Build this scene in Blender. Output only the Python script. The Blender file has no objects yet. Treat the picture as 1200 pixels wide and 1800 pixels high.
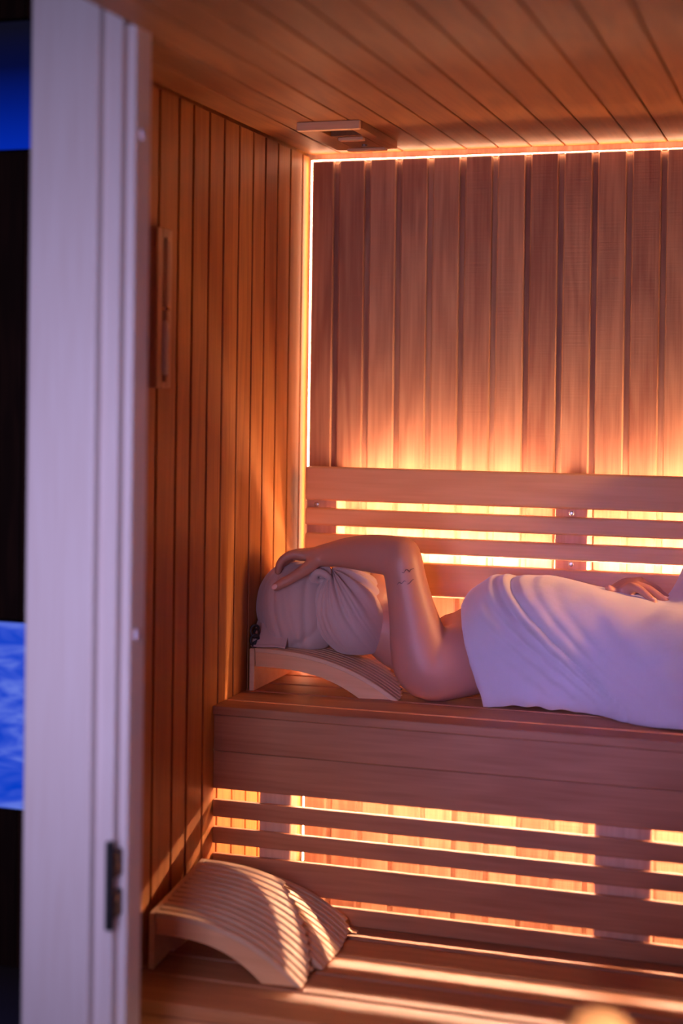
import bpy, bmesh, math, random
from math import sin, cos, pi, exp, sqrt
from mathutils import Vector, Matrix
random.seed(7)
S = bpy.context.scene
COL = S.collection

# ------------------------------------------------------------------ camera, world, big lights, exposure
cam_d = bpy.data.cameras.new('camera')
cam = bpy.data.objects.new('camera', cam_d)
COL.objects.link(cam)
YAW, PITCH, ROLL = 0.34108, 0.013548, 0.0127076
F = Vector((-sin(YAW)*cos(PITCH), cos(YAW)*cos(PITCH), -sin(PITCH)))
Rv = Vector((cos(YAW), sin(YAW), 0)); Uv = Rv.cross(F)
R2 = Rv*cos(ROLL) + Uv*sin(ROLL); U2 = R2.cross(F)
m = Matrix.Identity(4)
for i in range(3):
    m[i][0] = R2[i]; m[i][1] = U2[i]; m[i][2] = -F[i]
m[0][3], m[1][3], m[2][3] = 1.13082, -3.7, 1.52025
cam.matrix_world = m
cam_d.sensor_fit = 'AUTO'; cam_d.sensor_width = 36
cam_d.lens = 2988.6/1800*36
cam_d.shift_x = (600-408.45)/1800
cam_d.shift_y = (728.26-900)/1800
cam_d.clip_start = 0.02
cam_d.dof.use_dof = True
cam_d.dof.focus_distance = 3.5
cam_d.dof.aperture_fstop = 1.5
S.camera = cam

S.view_settings.view_transform = 'Standard'
S.view_settings.look = 'None'
S.view_settings.gamma = 1
S.view_settings.use_curve_mapping = False
S.view_settings.exposure = -0.15

w = bpy.data.worlds.new('world'); S.world = w; w.use_nodes = True
w.node_tree.nodes['Background'].inputs[0].default_value = (0.35, 0.2, 0.6, 1)
w.node_tree.nodes['Background'].inputs[1].default_value = 0.004

def area_light(name, loc, target, size, color, power, size_y=None, spread=pi):
    d = bpy.data.lights.new(name, 'AREA'); d.energy = power; d.color = color
    d.shape = 'RECTANGLE'; d.size = size; d.size_y = size_y or size; d.spread = spread
    o = bpy.data.objects.new(name, d); COL.objects.link(o)
    o.location = loc
    o.rotation_euler = (Vector(target)-Vector(loc)).to_track_quat('-Z', 'Y').to_euler()
    return o
# blue-violet lighting of the spa room outside the cabin
area_light('spa_room_violet_light', (0.75, -3.9, 1.9), (0.66, -0.4, 0.98), 0.3, (0.38, 0.30, 1.0), 0.55, spread=0.26)
area_light('spa_room_purple_light', (1.3, -4.3, 1.5), (0.60, -0.5, 0.85), 1.0, (0.85, 0.22, 0.80), 0.42, spread=0.8)
area_light('spa_room_lilac_light', (0.30, -2.50, 1.25), (-0.04, -1.4, 1.25), 0.25, (0.66, 0.58, 1.0), 7.2, size_y=0.9, spread=2.2)
area_light('added_rail_fill', (1.80, -0.33, 1.50), (0.45, -0.09, 1.17), 0.16, (1.0, 0.46, 0.17), 1.9, spread=0.70)  # added warm fill from out of view, brightens the backrest rails
area_light('added_post_fill', (1.55, -2.7, 1.6), (0.906, -1.9, 0.87), 0.15, (1.0, 0.62, 0.34), 0.8, spread=0.35)  # extra warm light added only to brighten the foreground post
LED_COL = (1.0, 0.58, 0.36)
LED_BACK, LED_TOP, LED_PANEL, LED_UNDER, LED_SEAT = 480, 105, 34, 750, 430

# ------------------------------------------------------------------ helpers
def new_obj(name, bm, mats, parent=None, smooth=False, loc=None):
    me = bpy.data.meshes.new(name)
    off = Vector(loc) if loc is not None else Vector((0, 0, 0))
    if parent is not None and loc is None:
        off = parent['_o'] if False else Vector(parent.get('_base', (0, 0, 0)))
    if off.length: bmesh.ops.translate(bm, verts=bm.verts, vec=-off)
    bm.normal_update(); bm.to_mesh(me); bm.free()
    if not isinstance(mats, (list, tuple)): mats = [mats]
    for mt in mats: me.materials.append(mt)
    if smooth:
        for p in me.polygons: p.use_smooth = True
    o = bpy.data.objects.new(name, me); COL.objects.link(o)
    if parent is not None:
        o.parent = parent
        base = Vector(parent.get('_base', (0, 0, 0)))
        if loc is not None:
            o.location = off-base
            o['_base'] = tuple(off)
        else:
            o['_base'] = tuple(base)
    else:
        o.location = off
        o['_base'] = tuple(off)
    return o

def thing(name, label, cat, loc=(0, 0, 0), group=None):
    o = bpy.data.objects.new(name, None); COL.objects.link(o)
    o.location = loc; o['_base'] = tuple(float(v) for v in loc)
    o.empty_display_size = 0.05
    o['label'] = label; o['category'] = cat
    if group: o['group'] = group
    return o

def tag(o, label, cat, group=None, kind=None):
    o['label'] = label; o['category'] = cat
    if group: o['group'] = group
    if kind: o['kind'] = kind
    return o

def struct(name, bm, mats, parent=None, smooth=False):
    o = new_obj(name, bm, mats, parent, smooth)
    if parent is None: o['kind'] = 'structure'
    return o

def BM(): return bmesh.new()

def box(bm, x0, x1, y0, y1, z0, z1, bev=0.0, seg=1):
    g = bmesh.ops.create_cube(bm, size=1.0)
    vs = g['verts']
    for v in vs:
        v.co.x = x0 if v.co.x < 0 else x1
        v.co.y = y0 if v.co.y < 0 else y1
        v.co.z = z0 if v.co.z < 0 else z1
    if bev > 0:
        es = list({e for v in vs for e in v.link_edges})
        r = bmesh.ops.bevel(bm, geom=es, offset=bev, segments=seg, affect='EDGES', profile=0.5)
        return r
    return vs

def cyl(bm, p0, p1, r, seg=20, r2=None):
    p0 = Vector(p0); p1 = Vector(p1); d = p1-p0
    g = bmesh.ops.create_cone(bm, cap_ends=True, segments=seg, radius1=r, radius2=r if r2 is None else r2, depth=d.length)
    q = Vector((0, 0, 1)).rotation_difference(d.normalized()).to_matrix().to_4x4()
    bmesh.ops.transform(bm, verts=g['verts'], matrix=Matrix.Translation((p0+p1)/2) @ q)
    return g['verts']

def lathe(bm, prof, center, axis='Z', seg=32):
    rings = []
    for r, h in prof:
        ring = []
        for k in range(seg):
            a = 2*pi*k/seg
            if axis == 'Z': v = Vector((r*cos(a), r*sin(a), h))
            elif axis == 'Y': v = Vector((r*cos(a), h, r*sin(a)))
            else: v = Vector((h, r*cos(a), r*sin(a)))
            ring.append(bm.verts.new(v+Vector(center)))
        rings.append(ring)
    for a, b in zip(rings, rings[1:]):
        for k in range(seg):
            bm.faces.new((a[k], a[(k+1) % seg], b[(k+1) % seg], b[k]))
    bm.faces.new(rings[0][::-1]); bm.faces.new(rings[-1])
    bmesh.ops.recalc_face_normals(bm, faces=bm.faces)

def prism(bm, pts, axis, a, b):
    """closed polygon extruded along an axis between a and b; pts are the two other coordinates"""
    def mk(u, v, t):
        if axis == 'Y': return (u, t, v)
        if axis == 'X': return (t, u, v)
        return (u, v, t)
    A = [bm.verts.new(mk(u, v, a)) for u, v in pts]
    B = [bm.verts.new(mk(u, v, b)) for u, v in pts]
    n = len(pts)
    fs = [bm.faces.new(A[::-1]), bm.faces.new(B)]
    for i in range(n):
        fs.append(bm.faces.new((A[i], A[(i+1) % n], B[(i+1) % n], B[i])))
    bmesh.ops.recalc_face_normals(bm, faces=fs)

def catmull(P, t):
    n = len(P)-1
    i = min(int(t), n-1); f = t-i
    p0 = P[max(i-1, 0)]; p1 = P[i]; p2 = P[i+1]; p3 = P[min(i+2, n)]
    return [0.5*((2*b)+(-a+c)*f+(2*a-5*b+4*c-d)*f*f+(-a+3*b-3*c+d)*f**3) for a, b, c, d in zip(p0, p1, p2, p3)]

def limb(bm, pts, seg=20, sub=6, flat_dir=None):
    """tapered rounded tube; pts = (x,y,z,r) or (x,y,z,r_a,r_b) with r_b across flat_dir"""
    pts = [tuple(p) if len(p) == 5 else tuple(p)+(p[3],) for p in pts]
    st = []
    N = (len(pts)-1)*sub
    for k in range(N+1): st.append(catmull(pts, k/sub))
    # rounded ends
    def cap(s, d):
        out = []
        for a in (0.3, 0.62, 0.87, 1.0):
            out.append([s[0]+d.x*a*s[3], s[1]+d.y*a*s[3], s[2]+d.z*a*s[3], s[3]*sqrt(max(1-a*a, 0.0004)), s[4]*sqrt(max(1-a*a, 0.0004))])
        return out
    v = [Vector(s[:3]) for s in st]
    d0 = (v[0]-v[1]).normalized(); d1 = (v[-1]-v[-2]).normalized()
    st = cap(st[0], d0)[::-1]+st+cap(st[-1], d1)
    v = [Vector(s[:3]) for s in st]
    fd = Vector(flat_dir) if flat_dir else Vector((0.13, 0.91, 0.37))
    rings = []
    for i, s in enumerate(st):
        t = (v[min(i+1, len(v)-1)]-v[max(i-1, 0)]).normalized()
        b = fd-t*fd.dot(t)
        b.normalize(); a = t.cross(b).normalized()
        rings.append([bm.verts.new(v[i]+a*s[3]*cos(2*pi*k/seg)+b*s[4]*sin(2*pi*k/seg)) for k in range(seg)])
    fs = []
    for A, B in zip(rings, rings[1:]):
        for k in range(seg):
            fs.append(bm.faces.new((A[k], A[(k+1) % seg], B[(k+1) % seg], B[k])))
    fs.append(bm.faces.new(rings[0][::-1])); fs.append(bm.faces.new(rings[-1]))
    bmesh.ops.recalc_face_normals(bm, faces=fs)

def ellip(bm, c, r, rot=None, seg=28):
    g = bmesh.ops.create_uvsphere(bm, u_segments=seg, v_segments=seg//2+2, radius=1)
    M = Matrix.Translation(c) @ (rot or Matrix.Identity(4)) @ Matrix.Diagonal((r[0], r[1], r[2], 1))
    bmesh.ops.transform(bm, verts=g['verts'], matrix=M)

# ------------------------------------------------------------------ materials
def mat_base(name):
    mt = bpy.data.materials.new(name); mt.use_nodes = True
    nt = mt.node_tree
    return mt, nt, nt.nodes['Principled BSDF']

def wood(name, light, dark, axis='Z', grain=1.0, rough=0.5, island=0.5, bump=0.25, ripple=0.0, cathedral=0.35, bright=None):
    mt, nt, bs = mat_base(name)
    N = nt.nodes.new; L = nt.links.new
    tc = N('ShaderNodeTexCoord'); geo = N('ShaderNodeNewGeometry')
    comb = N('ShaderNodeVectorMath'); comb.operation = 'ADD'
    sc = N('ShaderNodeVectorMath'); sc.operation = 'SCALE'
    cmb = N('ShaderNodeCombineXYZ')
    for i in range(3): L(geo.outputs['Random Per Island'], cmb.inputs[i])
    L(cmb.outputs[0], sc.inputs[0]); sc.inputs['Scale'].default_value = 13.7
    L(tc.outputs['Object'], comb.inputs[0]); L(sc.outputs[0], comb.inputs[1])
    s = {'Z': (1, 1, .035), 'X': (.035, 1, 1), 'Y': (1, .035, 1)}[axis]
    s2 = {'Z': (1, 1, .12), 'X': (.12, 1, 1), 'Y': (1, .12, 1)}[axis]
    mp = N('ShaderNodeMapping'); mp.inputs['Scale'].default_value = [v*170*grain for v in s]
    L(comb.outputs[0], mp.inputs['Vector'])
    n1 = N('ShaderNodeTexNoise'); n1.inputs['Scale'].default_value = 1.0; n1.inputs['Detail'].default_value = 4
    L(mp.outputs[0], n1.inputs['Vector'])
    mp2 = N('ShaderNodeMapping'); mp2.inputs['Scale'].default_value = [v*14*grain for v in s2]
    L(comb.outputs[0], mp2.inputs['Vector'])
    n2 = N('ShaderNodeTexNoise'); n2.inputs['Scale'].default_value = 1.0; n2.inputs['Detail'].default_value = 2; n2.inputs['Distortion'].default_value = 0.4
    L(mp2.outputs[0], n2.inputs['Vector'])
    # growth rings: bands of the low-frequency noise
    mul = N('ShaderNodeMath'); mul.operation = 'MULTIPLY'; mul.inputs[1].default_value = 26
    L(n2.outputs['Fac'], mul.inputs[0])
    sn = N('ShaderNodeMath'); sn.operation = 'SINE'; L(mul.outputs[0], sn.inputs[0])
    pw = N('ShaderNodeMapRange'); pw.inputs[1].default_value = -1; pw.inputs[2].default_value = 1
    pw.inputs[3].default_value = 0; pw.inputs[4].default_value = cathedral
    L(sn.outputs[0], pw.inputs[0])
    g1 = N('ShaderNodeMapRange'); g1.inputs[1].default_value = .3; g1.inputs[2].default_value = .7
    g1.inputs[3].default_value = 0; g1.inputs[4].default_value = .4
    L(n1.outputs['Fac'], g1.inputs[0])
    isl = N('ShaderNodeMath'); isl.operation = 'MULTIPLY'; isl.inputs[1].default_value = island
    L(geo.outputs['Random Per Island'], isl.inputs[0])
    a1 = N('ShaderNodeMath'); a1.operation = 'ADD'; L(pw.outputs[0], a1.inputs[0]); L(g1.outputs[0], a1.inputs[1])
    a2 = N('ShaderNodeMath'); a2.operation = 'ADD'; a2.use_clamp = True; L(a1.outputs[0], a2.inputs[0]); L(isl.outputs[0], a2.inputs[1])
    mx = N('ShaderNodeMix'); mx.data_type = 'RGBA'
    mx.inputs['A'].default_value = (*light, 1); mx.inputs['B'].default_value = (*dark, 1)
    L(a2.outputs[0], mx.inputs['Factor']); L(mx.outputs['Result'], bs.inputs['Base Color'])
    bs.inputs['Roughness'].default_value = rough
    bs.inputs['Specular IOR Level'].default_value = 0.35
    bp = N('ShaderNodeBump'); bp.inputs['Strength'].default_value = bump; bp.inputs['Distance'].default_value = 0.0006
    if ripple > 0:
        s3 = {'Z': (6, 6, 260), 'X': (260, 6, 6), 'Y': (6, 260, 6)}[axis]
        mp3 = N('ShaderNodeMapping'); mp3.inputs['Scale'].default_value = s3
        L(comb.outputs[0], mp3.inputs['Vector'])
        n3 = N('ShaderNodeTexNoise'); n3.inputs['Scale'].default_value = 1; n3.inputs['Detail'].default_value = 1
        L(mp3.outputs[0], n3.inputs['Vector'])
        mm = N('ShaderNodeMath'); mm.operation = 'MULTIPLY_ADD'; mm.inputs[1].default_value = ripple
        L(n3.outputs['Fac'], mm.inputs[0]); L(n1.outputs['Fac'], mm.inputs[2])
        L(mm.outputs[0], bp.inputs['Height'])
    else:
        L(n1.outputs['Fac'], bp.inputs['Height'])
    L(bp.outputs[0], bs.inputs['Normal'])
    return mt

def plain(name, col, rough=0.5, metal=0.0, emis=None, es=0.0, bump=0, bscale=300):
    mt, nt, bs = mat_base(name)
    bs.inputs['Base Color'].default_value = (*col, 1)
    bs.inputs['Roughness'].default_value = rough
    bs.inputs['Metallic'].default_value = metal
    if emis:
        bs.inputs['Emission Color'].default_value = (*emis, 1)
        bs.inputs['Emission Strength'].default_value = es
    n = nt.nodes.new('ShaderNodeTexNoise'); n.inputs['Scale'].default_value = bscale
    b = nt.nodes.new('ShaderNodeBump'); b.inputs['Strength'].default_value = bump; b.inputs['Distance'].default_value = .002
    nt.links.new(n.outputs['Fac'], b.inputs['Height']); nt.links.new(b.outputs[0], bs.inputs['Normal'])
    return mt

W_L = (0.70, 0.43, 0.26); W_D = (0.50, 0.25, 0.13)
wood_wall = wood('cedar_wall_vertical', (0.50, 0.285, 0.17), (0.25, 0.11, 0.065), 'Z', island=0.5, ripple=1.2, bump=0.35)
wood_side = wood('cedar_side_wall', (0.50, 0.205, 0.052), (0.30, 0.105, 0.028), 'Z', island=0.4)
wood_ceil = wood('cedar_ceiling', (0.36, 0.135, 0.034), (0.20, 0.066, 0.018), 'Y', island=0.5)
wood_rail = wood('pale_aspen_rail', (0.82, 0.49, 0.25), (0.68, 0.36, 0.17), 'X', island=0.15)
wood_bench = wood('bench_aspen', (0.48, 0.225, 0.108), (0.32, 0.13, 0.056), 'X', island=0.3)
wood_vert = wood('aspen_vertical', (0.70, 0.43, 0.27), (0.50, 0.27, 0.16), 'Z', island=0.2)
wood_pale = wood('pale_headrest_slats', (0.76, 0.54, 0.34), (0.62, 0.38, 0.22), 'X', island=0.25, cathedral=0.2)
wood_post = wood('painted_pine_post', (0.72, 0.66, 0.64), (0.62, 0.52, 0.48), 'Z', island=0.1, cathedral=0.15)
wood_dark = wood('dark_exterior_cladding', (0.085, 0.035, 0.02), (0.03, 0.012, 0.008), 'Z', island=0.6)
m_led = plain('warm_led', (0.9, 0.6, 0.3), emis=LED_COL, es=LED_BACK)
m_led4 = plain('warm_led_top_rail', (0.9, 0.6, 0.3), emis=LED_COL, es=LED_TOP)
m_led5 = plain('warm_led_seat_gap', (0.9, 0.6, 0.3), emis=LED_COL, es=LED_SEAT)
m_led6 = plain('warm_led_ceiling_edge', (0.9, 0.6, 0.3), emis=LED_COL, es=LED_PANEL*1.5)
m_led7 = plain('added_led_fascia', (0.9, 0.6, 0.3), emis=LED_COL, es=150)
m_led2 = plain('warm_led_panel_edge', (0.9, 0.6, 0.3), emis=LED_COL, es=LED_PANEL)
m_led3 = plain('warm_led_under_bench', (0.9, 0.6, 0.3), emis=LED_COL, es=LED_UNDER)
m_steel = plain('screw_steel', (0.45, 0.42, 0.42), 0.3, 1.0)
m_hinge = plain('dark_hinge_metal', (0.03, 0.03, 0.035), 0.4, 0.6)
m_black = plain('black_cavity', (0.01, 0.008, 0.007), 0.9)
m_ink = plain('tattoo_ink', (0.03, 0.015, 0.03), 0.7)
m_sand = plain('white_sand', (0.95, 0.92, 0.92), 0.8, bump=.2)
m_nail = plain('fingernail', (0.86, 0.58, 0.50), 0.25)
m_hair = plain('dark_hair', (0.02, 0.015, 0.02), 0.45)
m_tile = plain('outside_floor_tile', (0.10, 0.08, 0.08), 0.5)
m_plaster = plain('dark_plaster', (0.06, 0.035, 0.04), 0.8)
m_glass, nt, bs = mat_base('hourglass_glass')
bs.inputs['Alpha'].default_value = 0.10; bs.inputs['Base Color'].default_value = (0.8, 0.8, 0.85, 1); bs.inputs['Roughness'].default_value = 0.05
bs.inputs['IOR'].default_value = 1.45

def skin():
    mt, nt, bs = mat_base('skin')
    N = nt.nodes.new; L = nt.links.new
    n = N('ShaderNodeTexNoise'); n.inputs['Scale'].default_value = 18; n.inputs['Detail'].default_value = 3
    tc = N('ShaderNodeTexCoord'); L(tc.outputs['Object'], n.inputs['Vector'])
    mx = N('ShaderNodeMix'); mx.data_type = 'RGBA'
    mx.inputs['A'].default_value = (0.56, 0.27, 0.18, 1); mx.inputs['B'].default_value = (0.55, 0.26, 0.18, 1)
    L(n.outputs['Fac'], mx.inputs['Factor']); L(mx.outputs['Result'], bs.inputs['Base Color'])
    bs.inputs['Roughness'].default_value = 0.45
    bs.inputs['Subsurface Weight'].default_value = 0.15
    bs.inputs['Subsurface Radius'].default_value = (1.0, 0.4, 0.2)
    bs.inputs['Subsurface Scale'].default_value = 0.008
    return mt
m_skin = skin()

def terry(name, col, sc=900):
    mt, nt, bs = mat_base(name)
    N = nt.nodes.new; L = nt.links.new
    bs.inputs['Base Color'].default_value = (*col, 1)
    bs.inputs['Roughness'].default_value = 0.95
    bs.inputs['Sheen Weight'].default_value = 0.4
    bs.inputs['Specular IOR Level'].default_value = 0.1
    tc = N('ShaderNodeTexCoord')
    n = N('ShaderNodeTexNoise'); n.inputs['Scale'].default_value = sc; n.inputs['Detail'].default_value = 2
    L(tc.outputs['Object'], n.inputs['Vector'])
    n2 = N('ShaderNodeTexNoise'); n2.inputs['Scale'].default_value = 45; n2.inputs['Detail'].default_value = 3
    L(tc.outputs['Object'], n2.inputs['Vector'])
    b = N('ShaderNodeBump'); b.inputs['Strength'].default_value = 0.35; b.inputs['Distance'].default_value = 0.0012
    b2 = N('ShaderNodeBump'); b2.inputs['Strength'].default_value = 0.3; b2.inputs['Distance'].default_value = 0.004
    L(n.outputs['Fac'], b.inputs['Height']); L(n2.outputs['Fac'], b2.inputs['Height'])
    L(b2.outputs[0], b.inputs['Normal']); L(b.outputs[0], bs.inputs['Normal'])
    return mt
m_towel = terry('white_terry', (0.60, 0.57, 0.57))
m_turban = terry('white_turban_cotton', (0.62, 0.46, 0.41), 1400)

# ------------------------------------------------------------------ the cabin shell
PITCHX = 0.0720; GX0 = 0.0638; CEIL = 2.062; LX = -0.012
grooves_x = [GX0+PITCHX*i for i in range(27)]
bm = BM()
xs = [0.0]+grooves_x
def wallboard(bm, a, b, z0, z1):
    """flat board with a rebated right edge: face then a sunk strip"""
    box(bm, a+0.0015, b-0.0095, 0.0, 0.016, z0, z1, 0.0032, 1)
    box(bm, b-0.0105, b+0.0020, 0.0065, 0.0155, z0, z1-0.004)
for a, b in zip(xs, xs[1:]): wallboard(bm, a, b, 0.10, 2.045)
struct('wall_back', bm, wood_wall)
bm = BM(); box(bm, -0.03, 2.0, 0.030, 0.06, 0.0, 2.10); struct('trim_4', bm, wood_wall)

# left wall: boards with dark open grooves
gy = [-0.026, -0.115, -0.203, -0.288, -0.368, -0.455, -0.545, -0.628, -0.715, -0.789, -0.885]
while gy[-1] > -1.3: gy.append(gy[-1]-0.087)
bm = BM(); prev = 0.028
for g in gy:
    box(bm, LX-0.012, LX, max(g, -1.34)+0.0040, prev-0.0040, 0.0, CEIL-0.004, 0.0022, 2)
    prev = g
    if g <= -1.34: break
box(bm, LX-0.018, LX-0.009, -1.355, 0.028, 0.0, 2.10)
struct('wall_left', bm, wood_side)
# ceiling boards running into the depth
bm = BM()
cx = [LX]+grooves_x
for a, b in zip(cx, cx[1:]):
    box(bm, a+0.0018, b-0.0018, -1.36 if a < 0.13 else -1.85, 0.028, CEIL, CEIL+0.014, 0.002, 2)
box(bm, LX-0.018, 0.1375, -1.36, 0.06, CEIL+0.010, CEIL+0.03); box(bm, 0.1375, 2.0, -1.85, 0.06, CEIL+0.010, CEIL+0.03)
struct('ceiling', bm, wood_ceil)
bm = BM(); x1 = 1.94
for i in range(18):
    y = -1.42+i*0.08
    box(bm, x1, x1+0.014, y+0.002, y+0.078, 0.0, CEIL-0.003, 0.002, 2)
box(bm, x1+0.010, x1+0.03, -1.42, 0.03, 0, 2.1)
struct('wall_right', bm, wood_side)
bm = BM(); box(bm, -4.0, 4.0, -6.0, 0.5, -0.05, 0.0); struct('floor', bm, m_tile)

# ------------------------------------------------------------------ space outside the cabin, left
bm = BM()
yy = 0.30
x = -3.0
while x < -0.10:
    box(bm, x+0.003, x+0.082, yy, yy+0.02, 0.0, 2.75, 0.003)
    x += 0.085
box(bm, -3.0, -0.08, yy+0.012, yy+0.04, 0.0, 2.75)
struct('wall_outside', bm, wood_dark)
bm = BM(); box(bm, -3.0, -0.08, -6.0, 0.5, 2.75, 2.8); struct('trim_5', bm, m_plaster)

def screen_mat(name, top):
    mt = bpy.data.materials.new(name); mt.use_nodes = True
    nt = mt.node_tree; N = nt.nodes.new; L = nt.links.new
    bs = nt.nodes['Principled BSDF']; bs.inputs['Base Color'].default_value = (0.01, 0.01, 0.02, 1)
    bs.inputs['Roughness'].default_value = 0.3
    tc = N('ShaderNodeTexCoord'); cr = N('ShaderNodeValToRGB')
    if top:
        sp = N('ShaderNodeSeparateXYZ'); L(tc.outputs['Generated'], sp.inputs[0]); L(sp.outputs[2], cr.inputs[0])
        e = cr.color_ramp.elements
        e[0].position = 0.0; e[0].color = (0.0, 0.022, 0.42, 1)
        e[1].position = 0.95; e[1].color = (0.004, 0.004, 0.012, 1)
        k = cr.color_ramp.elements.new(0.35); k.color = (0.0, 0.010, 0.20, 1)
        k = cr.color_ramp.elements.new(0.65); k.color = (0.001, 0.003, 0.04, 1)
    else:
        mp = N('ShaderNodeMapping'); mp.inputs['Scale'].default_value = (5, 5, 22)
        L(tc.outputs['Object'], mp.inputs['Vector'])
        n = N('ShaderNodeTexNoise'); n.inputs['Scale'].default_value = 1.0; n.inputs['Detail'].default_value = 5; n.inputs['Distortion'].default_value = 1.2
        L(mp.outputs[0], n.inputs['Vector']); L(n.outputs['Fac'], cr.inputs[0])
        e = cr.color_ramp.elements
        e[0].position = 0.35; e[0].color = (0.0, 0.05, 0.62, 1)
        e[1].position = 0.70; e[1].color = (0.16, 0.24, 0.85, 1)
        k = cr.color_ramp.elements.new(0.5); k.color = (0.045, 0.10, 0.72, 1)
    L(cr.outputs[0], bs.inputs['Emission Color']); bs.inputs['Emission Strength'].default_value = 1.0
    return mt
def screen(name, z0, z1, top, label):
    t = thing(name, label, 'screen', (-1.4, yy, z0))
    b = BM(); box(b, -2.0, -0.80, yy-0.031, yy-0.001, z0-0.004, z1+0.004, 0.002); new_obj('screen_casing', b, m_hinge, t)
    b = BM(); box(b, -1.996, -0.804, yy-0.034, yy-0.029, z0, z1); new_obj('display', b, screen_mat('blue_'+name, top), t)
screen('water_screen', 0.428, 0.912, False, 'bright rippling blue water picture panel on the dark slats, lower of the two')
screen('blue_light_panel', 2.140, 2.47, True, 'deep blue panel fading to black high on the dark slats, upper of the two')

# ------------------------------------------------------------------ blurred door frame in front
door = bpy.data.objects.new('door_1', None); COL.objects.link(door)
door['kind'] = 'structure'; door['_base'] = (0, 0, 0)
b = BM(); box(b, -0.0135, 0.099, -1.400, -1.362, 0.0, 2.45, 0.006, 3); new_obj('casing', b, wood_post, door)
b = BM(); box(b, -0.004, 0.128, -1.380, -1.345, 0.0, 2.45, 0.004, 3); new_obj('door_stop', b, wood_post, door)
b = BM(); box(b, -0.004, 0.142, -1.360, -1.300, 0.0, 2.45, 0.004, 3); jamb = new_obj('jamb', b, wood_post, door)
for z in (1.905, 1.152):
    b = BM(); lathe(b, [(0.0095, 0.0), (0.0085, 0.003), (0.004, 0.0042)], (0.1415, -1.335, z), 'X', 20)
    new_obj('screw_cap', b, plain('screw_cap_white', (0.8, 0.75, 0.85), 0.4), door, True)
b = BM()
box(b, 0.128, 0.136, -1.392, -1.362, 0.735, 0.775, 0.002); box(b, 0.128, 0.136, -1.392, -1.362, 0.795, 0.835, 0.002)
cyl(b, (0.128, -1.392, 0.72), (0.128, -1.392, 0.85), 0.007, 16)
new_obj('hinge', b, m_hinge, door)

# ------------------------------------------------------------------ light strips
def led(name, dims, mt, label):
    b = BM(); box(b, *dims)
    return tag(new_obj(name, b, mt), label, 'light strip', 'warm light strips of the cabin')
led('light_strip', (0.0005, 1.92, 0.002, 0.009, 2.0452, 2.0458), m_led6, 'warm light strip along the top edge of the back wall panel')
led('light_strip', (-0.0009, -0.0003, 0.004, 0.012, 0.45, 2.046), m_led2, 'upright warm light strip in the rear left corner')
segs = [(0.098, 0.563), (0.650, 1.36), (1.47, 1.90)]
for i, (a, c) in enumerate(segs):
    wh = ['left of the screwed batten', 'right of the screwed batten', 'beyond the right edge of the view'][i]
    led('light_strip', (a, c, -0.0655, -0.060, 1.306, 1.311), m_led4, 'warm light strip behind the top backrest rail, '+wh)
    led('light_strip', (a, c, -0.064, -0.056, 1.1405, 1.1435), m_led, 'warm light strip behind the lowest backrest rail, '+wh)
led('light_strip', (0.0, 1.92, -0.130, -0.118, 0.868, 0.874), m_led3, 'warm light strip on the underside of the upper bench seat')

led('light_strip', (0.02, 1.90, -0.040, -0.028, 0.862, 0.868), m_led5, 'warm light strip in the channel behind the upper bench seat')

led('light_strip', (0.0, 1.92, -0.509, -0.501, 0.800, 0.803), m_led7, 'added warm light strip behind the fascia boards, brightens the seat gaps')  # unseen strip, added to light the gap edges between the seat slats

# ------------------------------------------------------------------ backrest
br = thing('backrest', 'slatted wooden backrest with four glowing rails above the upper bench', 'backrest', (1.0, -0.04, 1.08))
for z0, z1 in ((1.281, 1.356), (1.226, 1.264), (1.172, 1.208), (1.080, 1.153)):
    b = BM(); box(b, 0.023, 1.92, -0.092, -0.070, z0, z1, 0.005, 3); new_obj('rail', b, wood_rail, br, loc=(1.0, -0.05, z0))
for a, c in segs:
    b = BM(); box(b, a+0.001, c-0.001, -0.0675, -0.001, 1.133, 1.139); new_obj('light_channel', b, wood_rail, br, loc=(a, -0.05, 1.133))
for i, (a, c) in enumerate(((0.020, 0.091), (0.571, 0.641), (1.38, 1.45))):
    b = BM(); box(b, a, c, -0.0675, -0.0005, 1.078, 1.345, 0.002); bt = new_obj('batten', b, wood_vert, br, loc=(a, -0.02, 1.08))
    for z in (1.271, 1.163):
        b = BM(); lathe(b, [(0.0055, -0.0672), (0.0055, -0.0692), (0.0035, -0.0704), (0.0015, -0.0704)], ((a+c)/2-(0.012 if i == 0 else 0), 0, z), 'Y', 20)
        new_obj('screw', b, m_steel, bt, True)

# ------------------------------------------------------------------ upper bench
ub = thing('upper_bench', 'upper slatted wooden bench the person lies on, with slatted front', 'bench', (1.0, -0.3, 0.6))
for y0, y1 in ((-0.577, -0.504), (-0.492, -0.391), (-0.379, -0.286), (-0.274, -0.175), (-0.163, -0.066)):
    b = BM(); z0 = 0.886 if y0 < -0.55 else 0.880
    box(b, LX+0.001, 1.93, y0, y1, z0, 0.903, 0.0015, 2); new_obj('seat_slat', b, wood_bench, ub, loc=(1.0, y0, 0.9))
for z0, z1, nm in ((0.814, 0.8845, 'fascia_board'), (0.740, 0.8137, 'fascia_board'), (0.684, 0.718, 'front_slat'), (0.632, 0.664, 'front_slat'), (0.548, 0.612, 'front_slat'), (0.5005, 0.534, 'front_slat')):
    b = BM(); box(b, LX+0.001, 1.93, -0.570, -0.558, z0, z1, 0.0018, 2); new_obj(nm, b, wood_bench, ub, loc=(1.0, -0.55, z0))
for a, c in ((0.082, 0.146), (0.727, 0.829), (1.45, 1.55)):
    b = BM(); box(b, a, c, -0.5575, -0.515, 0.50, 0.878, 0.002); new_obj('support_post', b, wood_vert, ub, loc=(a, -0.53, 0.5))
b = BM()
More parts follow.
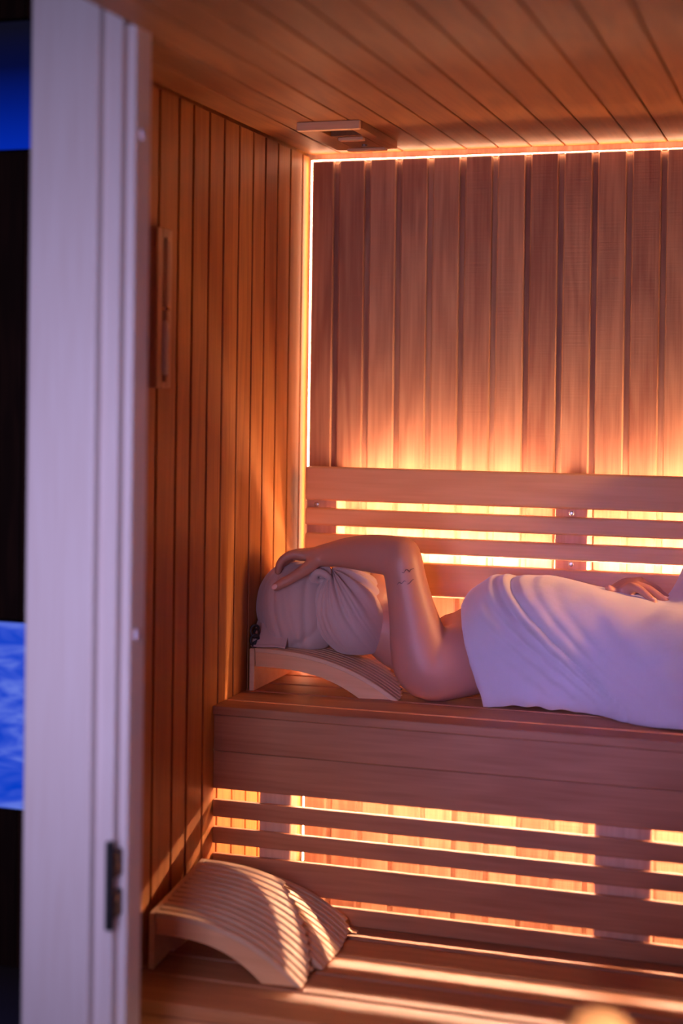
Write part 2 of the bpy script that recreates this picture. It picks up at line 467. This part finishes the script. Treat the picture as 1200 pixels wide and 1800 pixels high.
for y in (-0.44, -0.22):
    box(b, LX+0.002, 1.93, y-0.012, y+0.012, 0.845, 0.8795, 0.002)
box(b, LX+0.002, 1.93, -0.070, -0.001, 0.846, 0.856)  # unseen ledge and lip, added to stop the rear strip shining downwards
box(b, LX+0.002, 1.93, -0.076, -0.070, 0.846, 0.8795)
new_obj('seat_rail', b, wood_bench, ub)

# ------------------------------------------------------------------ lower bench
lb = thing('lower_bench', 'lower slatted wooden step bench crossed by stripes of light', 'bench', (1.0, -0.8, 0.3))
ys = [(-1.075, -0.950), (-0.942, -0.847), (-0.839, -0.744), (-0.736, -0.641), (-0.633, -0.538)]
for y0, y1 in ys:
    b = BM(); box(b, LX+0.001, 1.93, y0, y1, 0.476, 0.500, 0.003, 2); new_obj('seat_slat', b, wood_bench, lb, loc=(1.0, y0, 0.48))
b = BM(); box(b, LX+0.001, 1.93, -1.068, -1.050, 0.38, 0.474, 0.0025, 2); new_obj('fascia_board', b, wood_bench, lb, loc=(1, -1.05, .4))
b = BM(); box(b, LX+0.001, 1.93, -1.066, -1.050, 0.28, 0.378, 0.0025, 2); new_obj('fascia_board', b, wood_bench, lb, loc=(1, -1.05, .3))
for a in (0.25, 1.0, 1.7):
    b = BM(); box(b, a, a+0.05, -1.048, -0.541, 0.43, 0.4755, 0.002); new_obj('seat_rail', b, wood_bench, lb, loc=(a, -0.7, .45))
    for y in (-1.04, -0.582):
        b = BM(); box(b, a, a+0.05, y, y+0.04, 0.0, 0.43, 0.002); new_obj('leg', b, wood_vert, lb, loc=(a, y, 0))

# ------------------------------------------------------------------ curved headrests
def interp(tab, v):
    if v <= tab[0][0]: return tab[0][1]
    for (a, p), (c, q) in zip(tab, tab[1:]):
        if v <= c: return p+(q-p)*(v-a)/(c-a)
    return tab[-1][1]
END = [(0.0, 0.990), (0.06, 1.0), (0.20, 0.985), (0.34, 0.955), (0.48, 0.905), (0.62, 0.84), (0.76, 0.75), (0.88, 0.66), (1.0, 0.57)]
def headrest(label, x0, y0, z0, L, Wd, H, tilt, rearplate=1.0, nsl=13, end=END):
    t = thing('curved_headrest', label, 'headrest', (x0+L/2, y0+Wd/2, z0), 'curved slatted headrests')
    def top(x): return H*(1-(max(0, x)/L)**2.6)
    def put(bm, keep=None):
        for v in bm.verts:
            y = v.co.y
            v.co = Vector((x0+v.co.x, y0+y, z0+v.co.z+tilt*y))
    th = 0.009
    # side plates: top curve, open arch below, foot at the front end
    def plate(y):
        n = 26; up = []; lo = []
        for i in range(n+1):
            x = L*0.985*i/n; up.append((x, max(top(x)-th, 0.002)))
        for i in range(n+1):
            x = 0.012+(L*0.735-0.012)*i/n
            f = i/n
            lo.append((x, max(0.0, (H-0.038)*(1-f**2.9)) if i < n else 0.0))
        pts = [(0.010, up[0][1])]+[p for p in up if p[0] > 0.012]+lo[::-1]
        b = BM(); prism(b, pts, 'Y', y, y+0.016); put(b)
        return new_obj('side_plate', b, wood_rail, t)
    plate(0.004); plate(Wd*rearplate-0.022)
    b = BM(); box(b, -0.001, 0.0095, 0, Wd, 0.0, H-0.001, 0.001); put(b)
    new_obj('end_board', b, wood_pale, t)
    b = BM(); p = Wd/nsl
    for k in range(nsl):
        ya, yb = k*p+0.0028, (k+1)*p-0.0028
        xe = L*interp(end, (k+0.5)/nsl)
        n = 30; pr = []
        for i in range(n+1):
            x = 0.010+(xe-0.010)*i/n; pr.append((x, top(x)))
        # offset downwards along the normal
        lo = []
        for i, (x, z) in enumerate(pr):
            d = (top(x+0.002)-top(x-0.002))/0.004 if x > 0.002 else 0
            q = sqrt(1+d*d); lo.append((x+d/q*th, max(z-th/q, -0.0)))
        lo = [(min(max(x, 0.010), xe), z) for x, z in lo]
        A = [[b.verts.new((x, yv, z)) for x, z in row] for row in (pr, lo) for yv in (ya, yb)]
        fs = []
        for i in range(n):
            for r, s in ((0, 1), (1, 3), (3, 2), (2, 0)):
                fs.append(b.faces.new((A[r][i], A[r][i+1], A[s][i+1], A[s][i])))
        fs.append(b.faces.new((A[0][0], A[1][0], A[3][0], A[2][0]))); fs.append(b.faces.new((A[0][n], A[2][n], A[3][n], A[1][n])))
        bmesh.ops.recalc_face_normals(b, faces=fs)
    es = [e for e in b.edges if len(e.link_faces) == 2 and e.calc_face_angle() > 1.2]
    bmesh.ops.bevel(b, geom=es, offset=0.0012, segments=1, affect='EDGES')
    put(b)
    new_obj('slatted_top', b, wood_pale, t)
    return t
headrest('curved slatted wooden headrest under the person\'s towelled head', 0.0, -0.388, 0.9035, 0.315, 0.255, 0.088, 0.0)
headrest('nearest curved slatted headrest on the lower bench, overlapping the other one', 0.006, -0.935, 0.5005, 0.283, 0.262, 0.100, 0.115, rearplate=0.34)
headrest('curved slatted headrest behind, half hidden, against the upper bench front', 0.004, -0.832, 0.5005, 0.296, 0.242, 0.098, 0.0,
         end=[(0, .985), (.5, .985), (.8, .96), (.93, .93), (1, .88)], nsl=12)

# ------------------------------------------------------------------ ceiling vent
vt = thing('ceiling_vent', 'wooden sliding air vent on the ceiling by the back wall', 'vent', (0.165, -0.28, 2.045))
b = BM()
box(b, 0.101, 0.143, -0.424, -0.135, 2.046, CEIL, 0.001); box(b, 0.209, 0.233, -0.424, -0.135, 2.046, CEIL, 0.001)
box(b, 0.143, 0.209, -0.335, -0.135, 2.046, CEIL, 0.001)
box(b, 0.143, 0.209, -0.424, -0.405, 2.046, CEIL, 0.001)
new_obj('frame', b, wood_ceil, vt)
b = BM(); box(b, 0.100, 0.231, -0.434, -0.422, 2.044, CEIL, 0.0015); new_obj('front_strip', b, wood_rail, vt)
b = BM(); box(b, 0.143, 0.209, -0.405, -0.335, 2.058, CEIL, 0); new_obj('opening', b, m_black, vt)
b = BM(); box(b, 0.155, 0.207, -0.322, -0.300, 2.039, 2.046, 0.001); new_obj('handle', b, wood_rail, vt)
b = BM(); box(b, 0.130, 0.214, -0.165, -0.145, 2.040, 2.046, 0.001); new_obj('stop_strip', b, wood_rail, vt)
b = BM(); cyl(b, (0.182, -0.215, 2.0455), (0.182, -0.215, 2.041), 0.006); new_obj('screw', b, m_steel, vt)

# ------------------------------------------------------------------ hourglass timer on the left wall
tm = thing('sand_timer', 'wooden wall timer with a sand-filled hourglass tube on the left wall', 'timer', (0, -0.915, 1.524))
b = BM()
box(b, LX, 0.004, -0.946, -0.876, 1.524, 1.806, 0.003, 2)
box(b, 0.002, 0.012, -0.946, -0.921, 1.524, 1.806, 0.003, 2); box(b, 0.002, 0.012, -0.901, -0.876, 1.524, 1.806, 0.003, 2)
box(b, 0.002, 0.012, -0.922, -0.900, 1.524, 1.536, 0.001); box(b, 0.002, 0.012, -0.922, -0.900, 1.790, 1.806, 0.001)
new_obj('wooden_plate', b, wood_vert, tm)
b = BM(); cz = 1.664
prof = [(0.002, -0.122), (0.0072, -0.118), (0.008, -0.10), (0.008, -0.02), (0.005, -0.007), (0.0014, 0.0), (0.005, 0.007), (0.008, 0.02), (0.008, 0.10), (0.0072, 0.118), (0.002, 0.122)]
lathe(b, prof, (0.0125, -0.911, cz)); gl = new_obj('glass_tube', b, m_glass, tm, True)
b = BM(); lathe(b, [(0.001, -0.117), (0.0062, -0.115), (0.0066, -0.10), (0.0066, -0.027), (0.003, -0.022), (0.0006, -0.020)], (0.0125, -0.911, cz)); new_obj('sand', b, m_sand, tm, True)
b = BM(); lathe(b, [(0.0085, -0.003), (0.0085, 0.003)], (0.0125, -0.911, cz)); new_obj('brass_collar', b, plain('brass', (0.9, 0.6, 0.3), 0.2, 1.0), tm)

# ------------------------------------------------------------------ rounded wooden post in the near foreground
b = BM()
lathe(b, [(0.024, 0.0), (0.024, 0.80), (0.020, 0.815), (0.030, 0.828), (0.037, 0.845), (0.038, 0.862), (0.033, 0.880), (0.022, 0.890), (0.006, 0.894)], (0.908, -1.90, -0.018), 'Z', 40)
tag(new_obj('wooden_post', b, wood_vert, None, True), 'blurred round-topped pale wooden post in the near foreground at the bottom edge', 'post')

# made-up lamp fixture, out of view, to go with the added rail fill
lp = thing('added_lamp_fixture', 'made-up wooden lamp fixture out of view on the right wall, added for the rail fill light', 'lamp', (1.92, -0.33, 1.5))
b = BM(); box(b, 1.90, 1.9395, -0.43, -0.23, 1.40, 1.60, 0.004); new_obj('backplate', b, wood_vert, lp)
for k in range(5):
    b = BM(); box(b, 1.84, 1.90, -0.425+k*0.045, -0.410+k*0.045, 1.40, 1.60, 0.002); new_obj('slat', b, wood_vert, lp)

# ------------------------------------------------------------------ the person: one continuous body
bm = BM()
def E5(x, y, z, ay, az): return (x, y, z, az, ay)
# torso, loft along X (flat_dir = Y so the 5th radius is the half width)
limb(bm, [E5(0.40, -0.215, 0.995, 0.105, 0.072), E5(0.45, -0.215, 1.003, 0.150, 0.092), E5(0.52, -0.215, 1.012, 0.150, 0.106), E5(0.65, -0.215, 1.005, 0.125, 0.098),
          E5(0.78, -0.215, 1.000, 0.130, 0.092), E5(0.90, -0.215, 0.998, 0.155, 0.090), E5(0.97, -0.215, 0.995, 0.155, 0.085)], 36, 6, (0, 1, 0))
# trapezius, neck, head
limb(bm, [(0.43, -0.22, 0.99, 0.075, 0.125), (0.385, -0.225, 0.992, 0.060, 0.095), (0.335, -0.232, 0.990, 0.062, 0.072), (0.285, -0.24, 1.005, 0.064, 0.064), (0.24, -0.243, 1.035, 0.060, 0.058), (0.20, -0.245, 1.05, 0.055)], 28, 6, (0, 1, 0))
ellip(bm, (0.150, -0.25, 1.065), (0.098, 0.076, 0.080))
ellip(bm, (0.205, -0.25, 1.083), (0.070, 0.062, 0.066))          # face
ellip(bm, (0.255, -0.25, 1.085), (0.030, 0.034, 0.034))          # chin and jaw
limb(bm, [(0.165, -0.25, 1.143, 0.008), (0.190, -0.25, 1.156, 0.0095), (0.207, -0.25, 1.164, 0.0115)], 14, 4)   # nose
limb(bm, [(0.206, -0.264, 1.150, 0.006), (0.206, -0.236, 1.150, 0.006)], 12, 3)
limb(bm, [(0.228, -0.270, 1.138, 0.005), (0.226, -0.25, 1.146, 0.0075), (0.228, -0.230, 1.138, 0.005)], 12, 4)  # lips
limb(bm, [(0.237, -0.268, 1.134, 0.005), (0.238, -0.25, 1.142, 0.0075), (0.237, -0.232, 1.134, 0.005)], 12, 4)
for sy in (-1, 1): ellip(bm, (0.160, -0.25+sy*0.030, 1.128), (0.014, 0.017, 0.012))
# near shoulder, raised upper arm, forearm across the brow
limb(bm, [(0.455, -0.280, 0.990, 0.075), (0.405, -0.325, 0.978, 0.073), (0.366, -0.345, 0.974, 0.070), (0.350, -0.352, 1.010, 0.062), (0.338, -0.355, 1.060, 0.0515),
          (0.328, -0.357, 1.105, 0.0450), (0.318, -0.358, 1.150, 0.0415), (0.311, -0.357, 1.180, 0.0415), (0.307, -0.354, 1.192, 0.040)], 28, 6)
limb(bm, [(0.308, -0.354, 1.191, 0.0405), (0.275, -0.347, 1.192, 0.0405), (0.235, -0.338, 1.193, 0.0385), (0.190, -0.328, 1.191, 0.0320), (0.150, -0.320, 1.185, 0.0255), (0.124, -0.314, 1.180, 0.0215, 0.026)], 28, 6)
# near (right) hand resting over the top of the head
limb(bm, [(0.130, -0.314, 1.181, 0.019, 0.026), (0.105, -0.306, 1.182, 0.015, 0.034), (0.082, -0.300, 1.180, 0.0125, 0.038)], 22, 6, (0, 1, 0))
FING = [(-0.334, 0.046, 0), (-0.313, 0.050, 1), (-0.291, 0.047, 1), (-0.271, 0.038, 0)]
for k, (y, L, q) in enumerate(FING):
    r = [0.0092, 0.0094, 0.0090, 0.0080][k]
    limb(bm, [(0.092, y+0.004, 1.181, r), (0.076, y, 1.184, r*1.06), (0.076-L*0.42, y-0.003, 1.176, r*0.96), (0.076-L*0.66, y-0.004, 1.162-0.001*q, r*0.92), (0.076-L*0.74, y-0.004, 1.146, r*0.82)], 16, 5)
limb(bm, [(0.122, -0.330, 1.172, 0.015), (0.105, -0.346, 1.155, 0.0130), (0.082, -0.362, 1.138, 0.0112), (0.062, -0.370, 1.126, 0.0108), (0.049, -0.372, 1.118, 0.0092)], 18, 5)
# far arm: elbow out on the far side, hand on the belly
limb(bm, [(0.43, -0.130, 0.99, 0.072), (0.47, -0.075, 0.985, 0.058), (0.56, -0.052, 0.965, 0.047), (0.64, -0.048, 0.952, 0.042), (0.68, -0.052, 0.965, 0.040)], 26, 5)
limb(bm, [(0.67, -0.050, 0.965, 0.040), (0.690, -0.085, 1.020, 0.039), (0.705, -0.125, 1.078, 0.034), (0.716, -0.160, 1.112, 0.025), (0.722, -0.178, 1.122, 0.019, 0.025)], 26, 5)
limb(bm, [(0.720, -0.172, 1.122, 0.0175, 0.024), (0.736, -0.186, 1.130, 0.0150, 0.032), (0.754, -0.196, 1.136, 0.0130, 0.036)], 22, 6, (0.55, -0.83, 0))
for k in range(4):
    # knuckles fan from the head side to the foot side, fingers run towards the feet and the near side
    bx, by = [(0.748, -0.222), (0.758, -0.205), (0.766, -0.187), (0.770, -0.170)][k]
    L = [0.058, 0.066, 0.060, 0.048][k]; r = [0.0090, 0.0090, 0.0086, 0.0076][k]
    dx, dy = [(0.86, -0.50), (0.93, -0.34), (0.97, -0.20), (0.99, -0.08)][k]
    limb(bm, [(bx-dx*0.014, by-dy*0.014, 1.134, r), (bx, by, 1.139, r*1.08), (bx+dx*L*0.42, by+dy*L*0.42, 1.134, r*0.96), (bx+dx*L*0.75, by+dy*L*0.75, 1.122, r*0.9), (bx+dx*L, by+dy*L, 1.113, r*0.8)], 16, 5)
limb(bm, [(0.730, -0.200, 1.124, 0.014), (0.722, -0.212, 1.126, 0.0112), (0.714, -0.222, 1.127, 0.0100), (0.706, -0.228, 1.133, 0.0085)], 16, 5)
# legs: near leg flat, far knee raised
limb(bm, [(0.93, -0.295, 0.995, 0.085), (1.10, -0.305, 0.992, 0.080), (1.32, -0.310, 0.975, 0.058), (1.42, -0.310, 0.968, 0.055), (1.55, -0.312, 0.962, 0.050), (1.72, -0.315, 0.945, 0.036)], 28, 5)
limb(bm, [(1.72, -0.315, 0.945, 0.036), (1.765, -0.315, 0.948, 0.040), (1.775, -0.315, 1.00, 0.032, 0.038), (1.785, -0.315, 1.07, 0.020, 0.040), (1.79, -0.315, 1.10, 0.012, 0.036)], 24, 5, (0, 1, 0))
limb(bm, [(0.92, -0.135, 1.00, 0.082), (0.98, -0.138, 1.15, 0.078), (1.06, -0.142, 1.28, 0.066), (1.12, -0.145, 1.36, 0.055), (1.17, -0.145, 1.33, 0.052), (1.22, -0.145, 1.20, 0.050), (1.27, -0.145, 1.05, 0.040), (1.30, -0.145, 0.965, 0.034)], 28, 6)
limb(bm, [(1.29, -0.145, 0.95, 0.036), (1.34, -0.145, 0.935, 0.026, 0.036), (1.42, -0.145, 0.922, 0.016, 0.042), (1.46, -0.145, 0.918, 0.012, 0.040)], 24, 5, (0, 1, 0))
person = new_obj('person', bm, m_skin, None, True, loc=(0.6, -0.25, 0.903))
rm = person.modifiers.new('remesh', 'REMESH'); rm.mode = 'VOXEL'; rm.voxel_size = 0.0034; rm.use_smooth_shade = True
sm = person.modifiers.new('smooth', 'SMOOTH'); sm.factor = 0.5; sm.iterations = 7
tag(person, 'person lying on the upper bench in white towels, forearm over the brow', 'person')

# fingernails
def nail(c, n, up, s=0.0048):
    b = BM(); ellip(b, (0, 0, 0), (s, s*1.3, 0.0013), seg=14)
    n = Vector(n).normalized(); u = Vector(up)-n*Vector(up).dot(n); u.normalize()
    x = u.cross(n)
    M = Matrix((( x.x, u.x, n.x, c[0]), (x.y, u.y, n.y, c[1]), (x.z, u.z, n.z, c[2]), (0, 0, 0, 1)))
    bmesh.ops.transform(b, verts=b.verts, matrix=M)
    return new_obj('fingernail', b, m_nail, person, True)
nail((0.049, -0.3815, 1.1195), (-0.15, -0.95, 0.15), (-0.8, 0, -0.5), 0.0055)
nail((0.797, -0.2510, 1.1205), (0.25, -0.25, 0.9), (0.86, -0.5, -0.2), 0.0045)
nail((0.818, -0.2270, 1.1215), (0.25, -0.15, 0.9), (0.93, -0.34, -0.2), 0.0042)

# birds tattooed on the upper arm: thin ribbons laid on the skin
def tattoo(pts, wd=0.0011):
    b = BM(); P = [Vector((x, -0.415, z)) for x, z in pts]; S2 = []
    n = (len(P)-1)*6
    for i in range(n+1):
        q = catmull([tuple(p)+(0,) for p in P], i/6); S2.append(Vector(q[:3]))
    prev = None
    for i, s in enumerate(S2):
        t = (S2[min(i+1, n)]-S2[max(i-1, 0)]).normalized(); nn = Vector((-t.z, 0, t.x))
        wv = wd*(0.45+0.55*sin(pi*i/n))
        a = b.verts.new(s+nn*wv*0.5); c = b.verts.new(s-nn*wv*0.5)
        if prev: b.faces.new((prev[0], a, c, prev[1]))
        prev = (a, c)
    o = new_obj('bird_tattoo', b, m_ink, person)
    sw = o.modifiers.new('wrap', 'SHRINKWRAP'); sw.target = person; sw.wrap_method = 'PROJECT'
    sw.use_project_x = False; sw.use_project_y = True; sw.use_project_z = False
    sw.use_negative_direction = True; sw.use_positive_direction = True; sw.offset = 0.0005
    sd = o.modifiers.new('thick', 'SOLIDIFY'); sd.thickness = 0.0004
    o['label'] = 'small dark bird tattoo'
dxz = -0.006
tattoo([(0.327+dxz, 1.164), (0.331+dxz, 1.1635), (0.3355+dxz, 1.170), (0.339+dxz, 1.168), (0.341+dxz, 1.164)])
tattoo([(0.341+dxz, 1.165), (0.344+dxz, 1.170), (0.349+dxz, 1.1715)])
tattoo([(0.3185+dxz, 1.139), (0.322+dxz, 1.1435), (0.3275+dxz, 1.142), (0.332+dxz, 1.147), (0.3355+dxz, 1.146)])
tattoo([(0.338+dxz, 1.141), (0.342+dxz, 1.1425), (0.347+dxz, 1.149), (0.350+dxz, 1.1505)])

# dark coiled hair tie and hair ends slipping out of the turban
b = BM()
pr = []
for i in range(70):
    a = i/69*7*pi
    pr.append((0.004+0.007*cos(a), -0.366-0.010*sin(a*0.5), 1.030-0.034*i/69+0.009*sin(a), 0.0026))
limb(b, pr, 8, 2)
for k in range(6):
    limb(b, [(0.022, -0.350-0.004*k, 1.015-0.004*k, 0.0028), (0.008, -0.364-0.002*k, 1.004-0.003*k, 0.0028), (0.000, -0.370, 0.997-0.001*k, 0.0024), (0.010+0.002*k, -0.372, 0.9945, 0.002)], 8, 4)
o = new_obj('hair', b, m_hair, person, True)

# ------------------------------------------------------------------ turban towel
def fold_lobe(bm, c, r, pole, ref, folds, amp, nphi=90, npsi=200, shape=None):
    pole = Vector(pole).normalized(); ref = Vector(ref); ref = (ref-pole*ref.dot(pole)).normalized(); oth = pole.cross(ref)
    rings = []
    for i in range(nphi+1):
        phi = pi*(0.004+0.992*i/nphi); ring = []
        for j in range(npsi):
            psi = 2*pi*j/npsi
            d = pole*cos(phi)+(ref*cos(psi)+oth*sin(psi))*sin(phi)
            f = folds(phi, psi)
            s = 1+amp*f
            p = Vector((d.x*r[0]*s, d.y*r[1]*s, d.z*r[2]*s))
            if shape: p = shape(p, d)
            ring.append(bm.verts.new(Vector(c)+p))
        rings.append(ring)
    fs = []
    for A, B in zip(rings, rings[1:]):
        for j in range(npsi):
            fs.append(bm.faces.new((A[j], A[(j+1) % npsi], B[(j+1) % npsi], B[j])))
    fs.append(bm.faces.new(rings[0][::-1])); fs.append(bm.faces.new(rings[-1]))
    bmesh.ops.recalc_face_normals(bm, faces=fs)
rnd = random.Random(3)
creA = [(rnd.uniform(-pi, pi), rnd.uniform(0.03, 0.09), rnd.uniform(0.5, 1.0), rnd.uniform(0.35, 1.0)) for _ in range(30)]
creA += [(0.0, 0.05, 1.0, 1.0), (0.45, 0.05, .9, .8), (-0.5, 0.06, .9, .9), (0.9, 0.06, .9, 1.1), (-0.9, 0.05, 1.0, 1.3), (-0.25, 0.035, .8, .6), (0.22, 0.035, .8, .7)]
def foldsA(phi, psi):
    v = 0
    for a, wd, h, ln in creA:
        d = (psi-a-0.25*(phi-0.8)*sin(a) + pi) % (2*pi)-pi
        env = min(1, phi/0.18)*exp(-max(0, phi-ln)*2.0)
        v -= h*exp(-(d/(wd*1.05))**2)*env
    return v
bm = BM()
def shA(p, d):   # heavier at the lower right, resting on the slats
    k = max(0, -d.z)
    return Vector((p.x+0.020*k, p.y, p.z if p.z > -0.086 else -0.086+(p.z+0.086)*0.3))
fold_lobe(bm, (0.179, -0.265, 1.066), (0.080, 0.108, 0.100), (-0.42, -0.25, 0.86), (0.3, -0.9, -0.2), foldsA, 0.10, shape=shA)
def foldsB(phi, psi):
    v = 0.55*sin(2.1*psi+3*phi)*sin(phi)*0.5
    for a, wd, h, sl in ((0.35, .10, 1.0, .55), (-0.25, .14, 1.3, .9), (0.95, .10, .9, -.4), (-1.1, .16, 1.2, .5), (-0.65, .09, .9, .8)):
        d = (psi-a-sl*(phi-1.3)+pi) % (2*pi)-pi
        v -= h*exp(-(d/wd)**2)*min(1, phi/0.5)
    return v
def shB(p, d):
    k = max(0, -d.z)
    z = p.z if p.z > -0.078 else -0.078+(p.z+0.078)*0.2
    return Vector((p.x+0.012*k-0.004, p.y, z))
fold_lobe(bm, (0.068, -0.268, 1.063), (0.088, 0.100, 0.103), (0.5, 0.1, 0.85), (-0.1, -0.95, -0.2), foldsB, 0.04, shape=shB)
# tail flap of the turban lying on the slats
def sheet(bm, fn, nu, nv, th=0.004):
    g = [[bm.verts.new(fn(u/nu, v/nv)) for v in range(nv+1)] for u in range(nu+1)]
    fs = []
    for u in range(nu):
        for v in range(nv):
            fs.append(bm.faces.new((g[u][v], g[u+1][v], g[u+1][v+1], g[u][v+1])))
    bmesh.ops.recalc_face_normals(bm, faces=fs)
    r = bmesh.ops.solidify(bm, geom=fs, thickness=th)
def flap(u, v):
    x = -0.010+0.075*u+0.006*v
    y = -0.300-0.072*v-0.006*sin(u*7)
    z = 1.045-0.052*v**1.4+0.010*sin(u*pi)*(1-v)-0.002*cos(9*u)*v
    if v > 0.85: z -= (v-0.85)*0.03
    return Vector((x, y, max(z, 0.9965)))
sheet(bm, flap, 30, 24)
# twisted knot above the brow
for k in range(3):
    pts = []
    for i in range(13):
        a = i/12*pi*1.25+k*0.9
        pts.append((0.128+0.017*cos(a)+0.004*k, -0.318+0.012*sin(a)-0.004*k, 1.145+0.010*sin(a*1.3+k)-0.003*k, 0.0085-0.0022*abs(i-6)/6))
    limb(bm, pts, 14, 3)
turb = new_obj('towel_turban', bm, m_turban, person, True)

# ------------------------------------------------------------------ towel wrapped round the body
ZT = [(0.40, 1.095), (0.43, 1.116), (0.457, 1.133), (0.49, 1.143), (0.52, 1.146), (0.59, 1.146), (0.65, 1.137), (0.70, 1.127), (0.75, 1.119), (0.80, 1.114), (0.85, 1.108), (0.95, 1.105), (1.15, 1.098)]
NEARY = [(0.40, -0.392), (0.55, -0.380), (0.66, -0.378), (0.72, -0.392), (0.78, -0.440), (0.83, -0.468), (0.95, -0.475), (1.15, -0.470)]
def smooth01(t):
    t = max(0, min(1, t)); return t*t*(3-2*t)
def sp(tab, x):
    # smoothed interpolation
    return (interp(tab, x-0.012)+2*interp(tab, x)+interp(tab, x+0.012))/4
FOLD = [(-0.115, 0.018, 0.0060), (-0.070, 0.011, 0.0080), (-0.032, 0.009, 0.0095), (0.000, 0.008, 0.0150), (0.036, 0.012, 0.0090), (0.075, 0.016, 0.0075), (0.125, 0.022, 0.0065), (0.19, 0.03, 0.0055)]
def towel_pt(s, t):
    """s along the body 0..1, t 0 near hem .. 1 far hem"""
    th = pi*t
    x_start = interp(((0, 0.486), (0.02, 0.472), (0.06, 0.458), (0.12, 0.446), (0.2, 0.436), (0.35, 0.424), (0.5, 0.420), (1, 0.43)), t)
    x = x_start+(1.12-x_start)*s**1.0
    zt = sp(ZT, x); yn = sp(NEARY, x); zb = 0.9055
    if 0.50 < x < 0.70: zb += 0.0085*sin((x-0.50)/0.20*pi)*(0.75+0.25*sin(x*130))
    yf = -0.045
    yc = -0.215; a = 0.172
    c, sn = cos(th), sin(th)
    h = zt-zb
    zz = zb+h*max(sn, 0)**0.62
    y = yc-a*(abs(c)**0.78)*(1 if c > 0 else -1)
    f = (1-smooth01((zz-zb)/(h*0.55)))
    if c > 0: y += (yn-(yc-a))*(0.35+0.65*f) if yn < yc-a else (yn-(yc-a))*f
    lip = max(0, 1-(x-x_start)/0.012)**2*0.007
    y += lip*c; zz -= lip*sn
    # raised far knee pushes the cloth up
    kb = smooth01((x-0.800)/0.14)*exp(-((y+0.135)/0.075)**2)
    zz += 0.30*kb
    # diagonal folds from the chest down to the near hem
    hn = max(0, min(1, (zz-zb)/h))
    if c > -0.2:
        xc = 0.500+0.285*(1-hn)**1.25
        d = x-xc; amp = smooth01((c+0.2)/0.3)
        disp = 0
        for d0, wd, hgt in FOLD:
            q = (d-d0)/wd
            disp += hgt*(exp(-q*q) if q < 0 else exp(-(q*0.62)**2))*(1 if hgt != 0.0100 else 1)
        disp -= 0.0042*exp(-((d-0.0135)/0.0045)**2)*2.0
        disp *= amp*smooth01((x-0.452)/0.03)*(0.35+0.65*smooth01(hn/0.22))
        disp += 0.0022*sin(52*x+9*t)*amp*0.6+0.0018*sin(95*x-21*t)*amp*0.5
        y -= disp*abs(c)**0.6; zz += disp*sn*0.55
    # soft dip in front of the hand on the belly
    zz -= 0.010*exp(-((x-0.80)/0.035)**2-((y+0.30)/0.05)**2)
    zz += 0.006*exp(-((x-0.475)/0.02)**2)*exp(-((t-0.5)/0.25)**2)
    zz += 0.0015*sin(38*x+20*t)
    if zz > 1.06: y = min(y, -0.098)
    return Vector((x, y, max(zz, 0.9045)))
bm = BM()
NS, NT = 300, 170
g = []
for i in range(NS+1):
    s = i/NS
    g.append([bm.verts.new(towel_pt(s, j/NT)) for j in range(NT+1)])
fs = []
for i in range(NS):
    for j in range(NT):
        fs.append(bm.faces.new((g[i][j], g[i+1][j], g[i+1][j+1], g[i][j+1])))
bmesh.ops.recalc_face_normals(bm, faces=fs)
tw = new_obj('bath_towel', bm, m_towel, person, True)
so = tw.modifiers.new('thick', 'SOLIDIFY'); so.thickness = 0.0045; so.offset = 0.0

# clean helper properties
for o in bpy.data.objects:
    if '_base' in o: del o['_base']
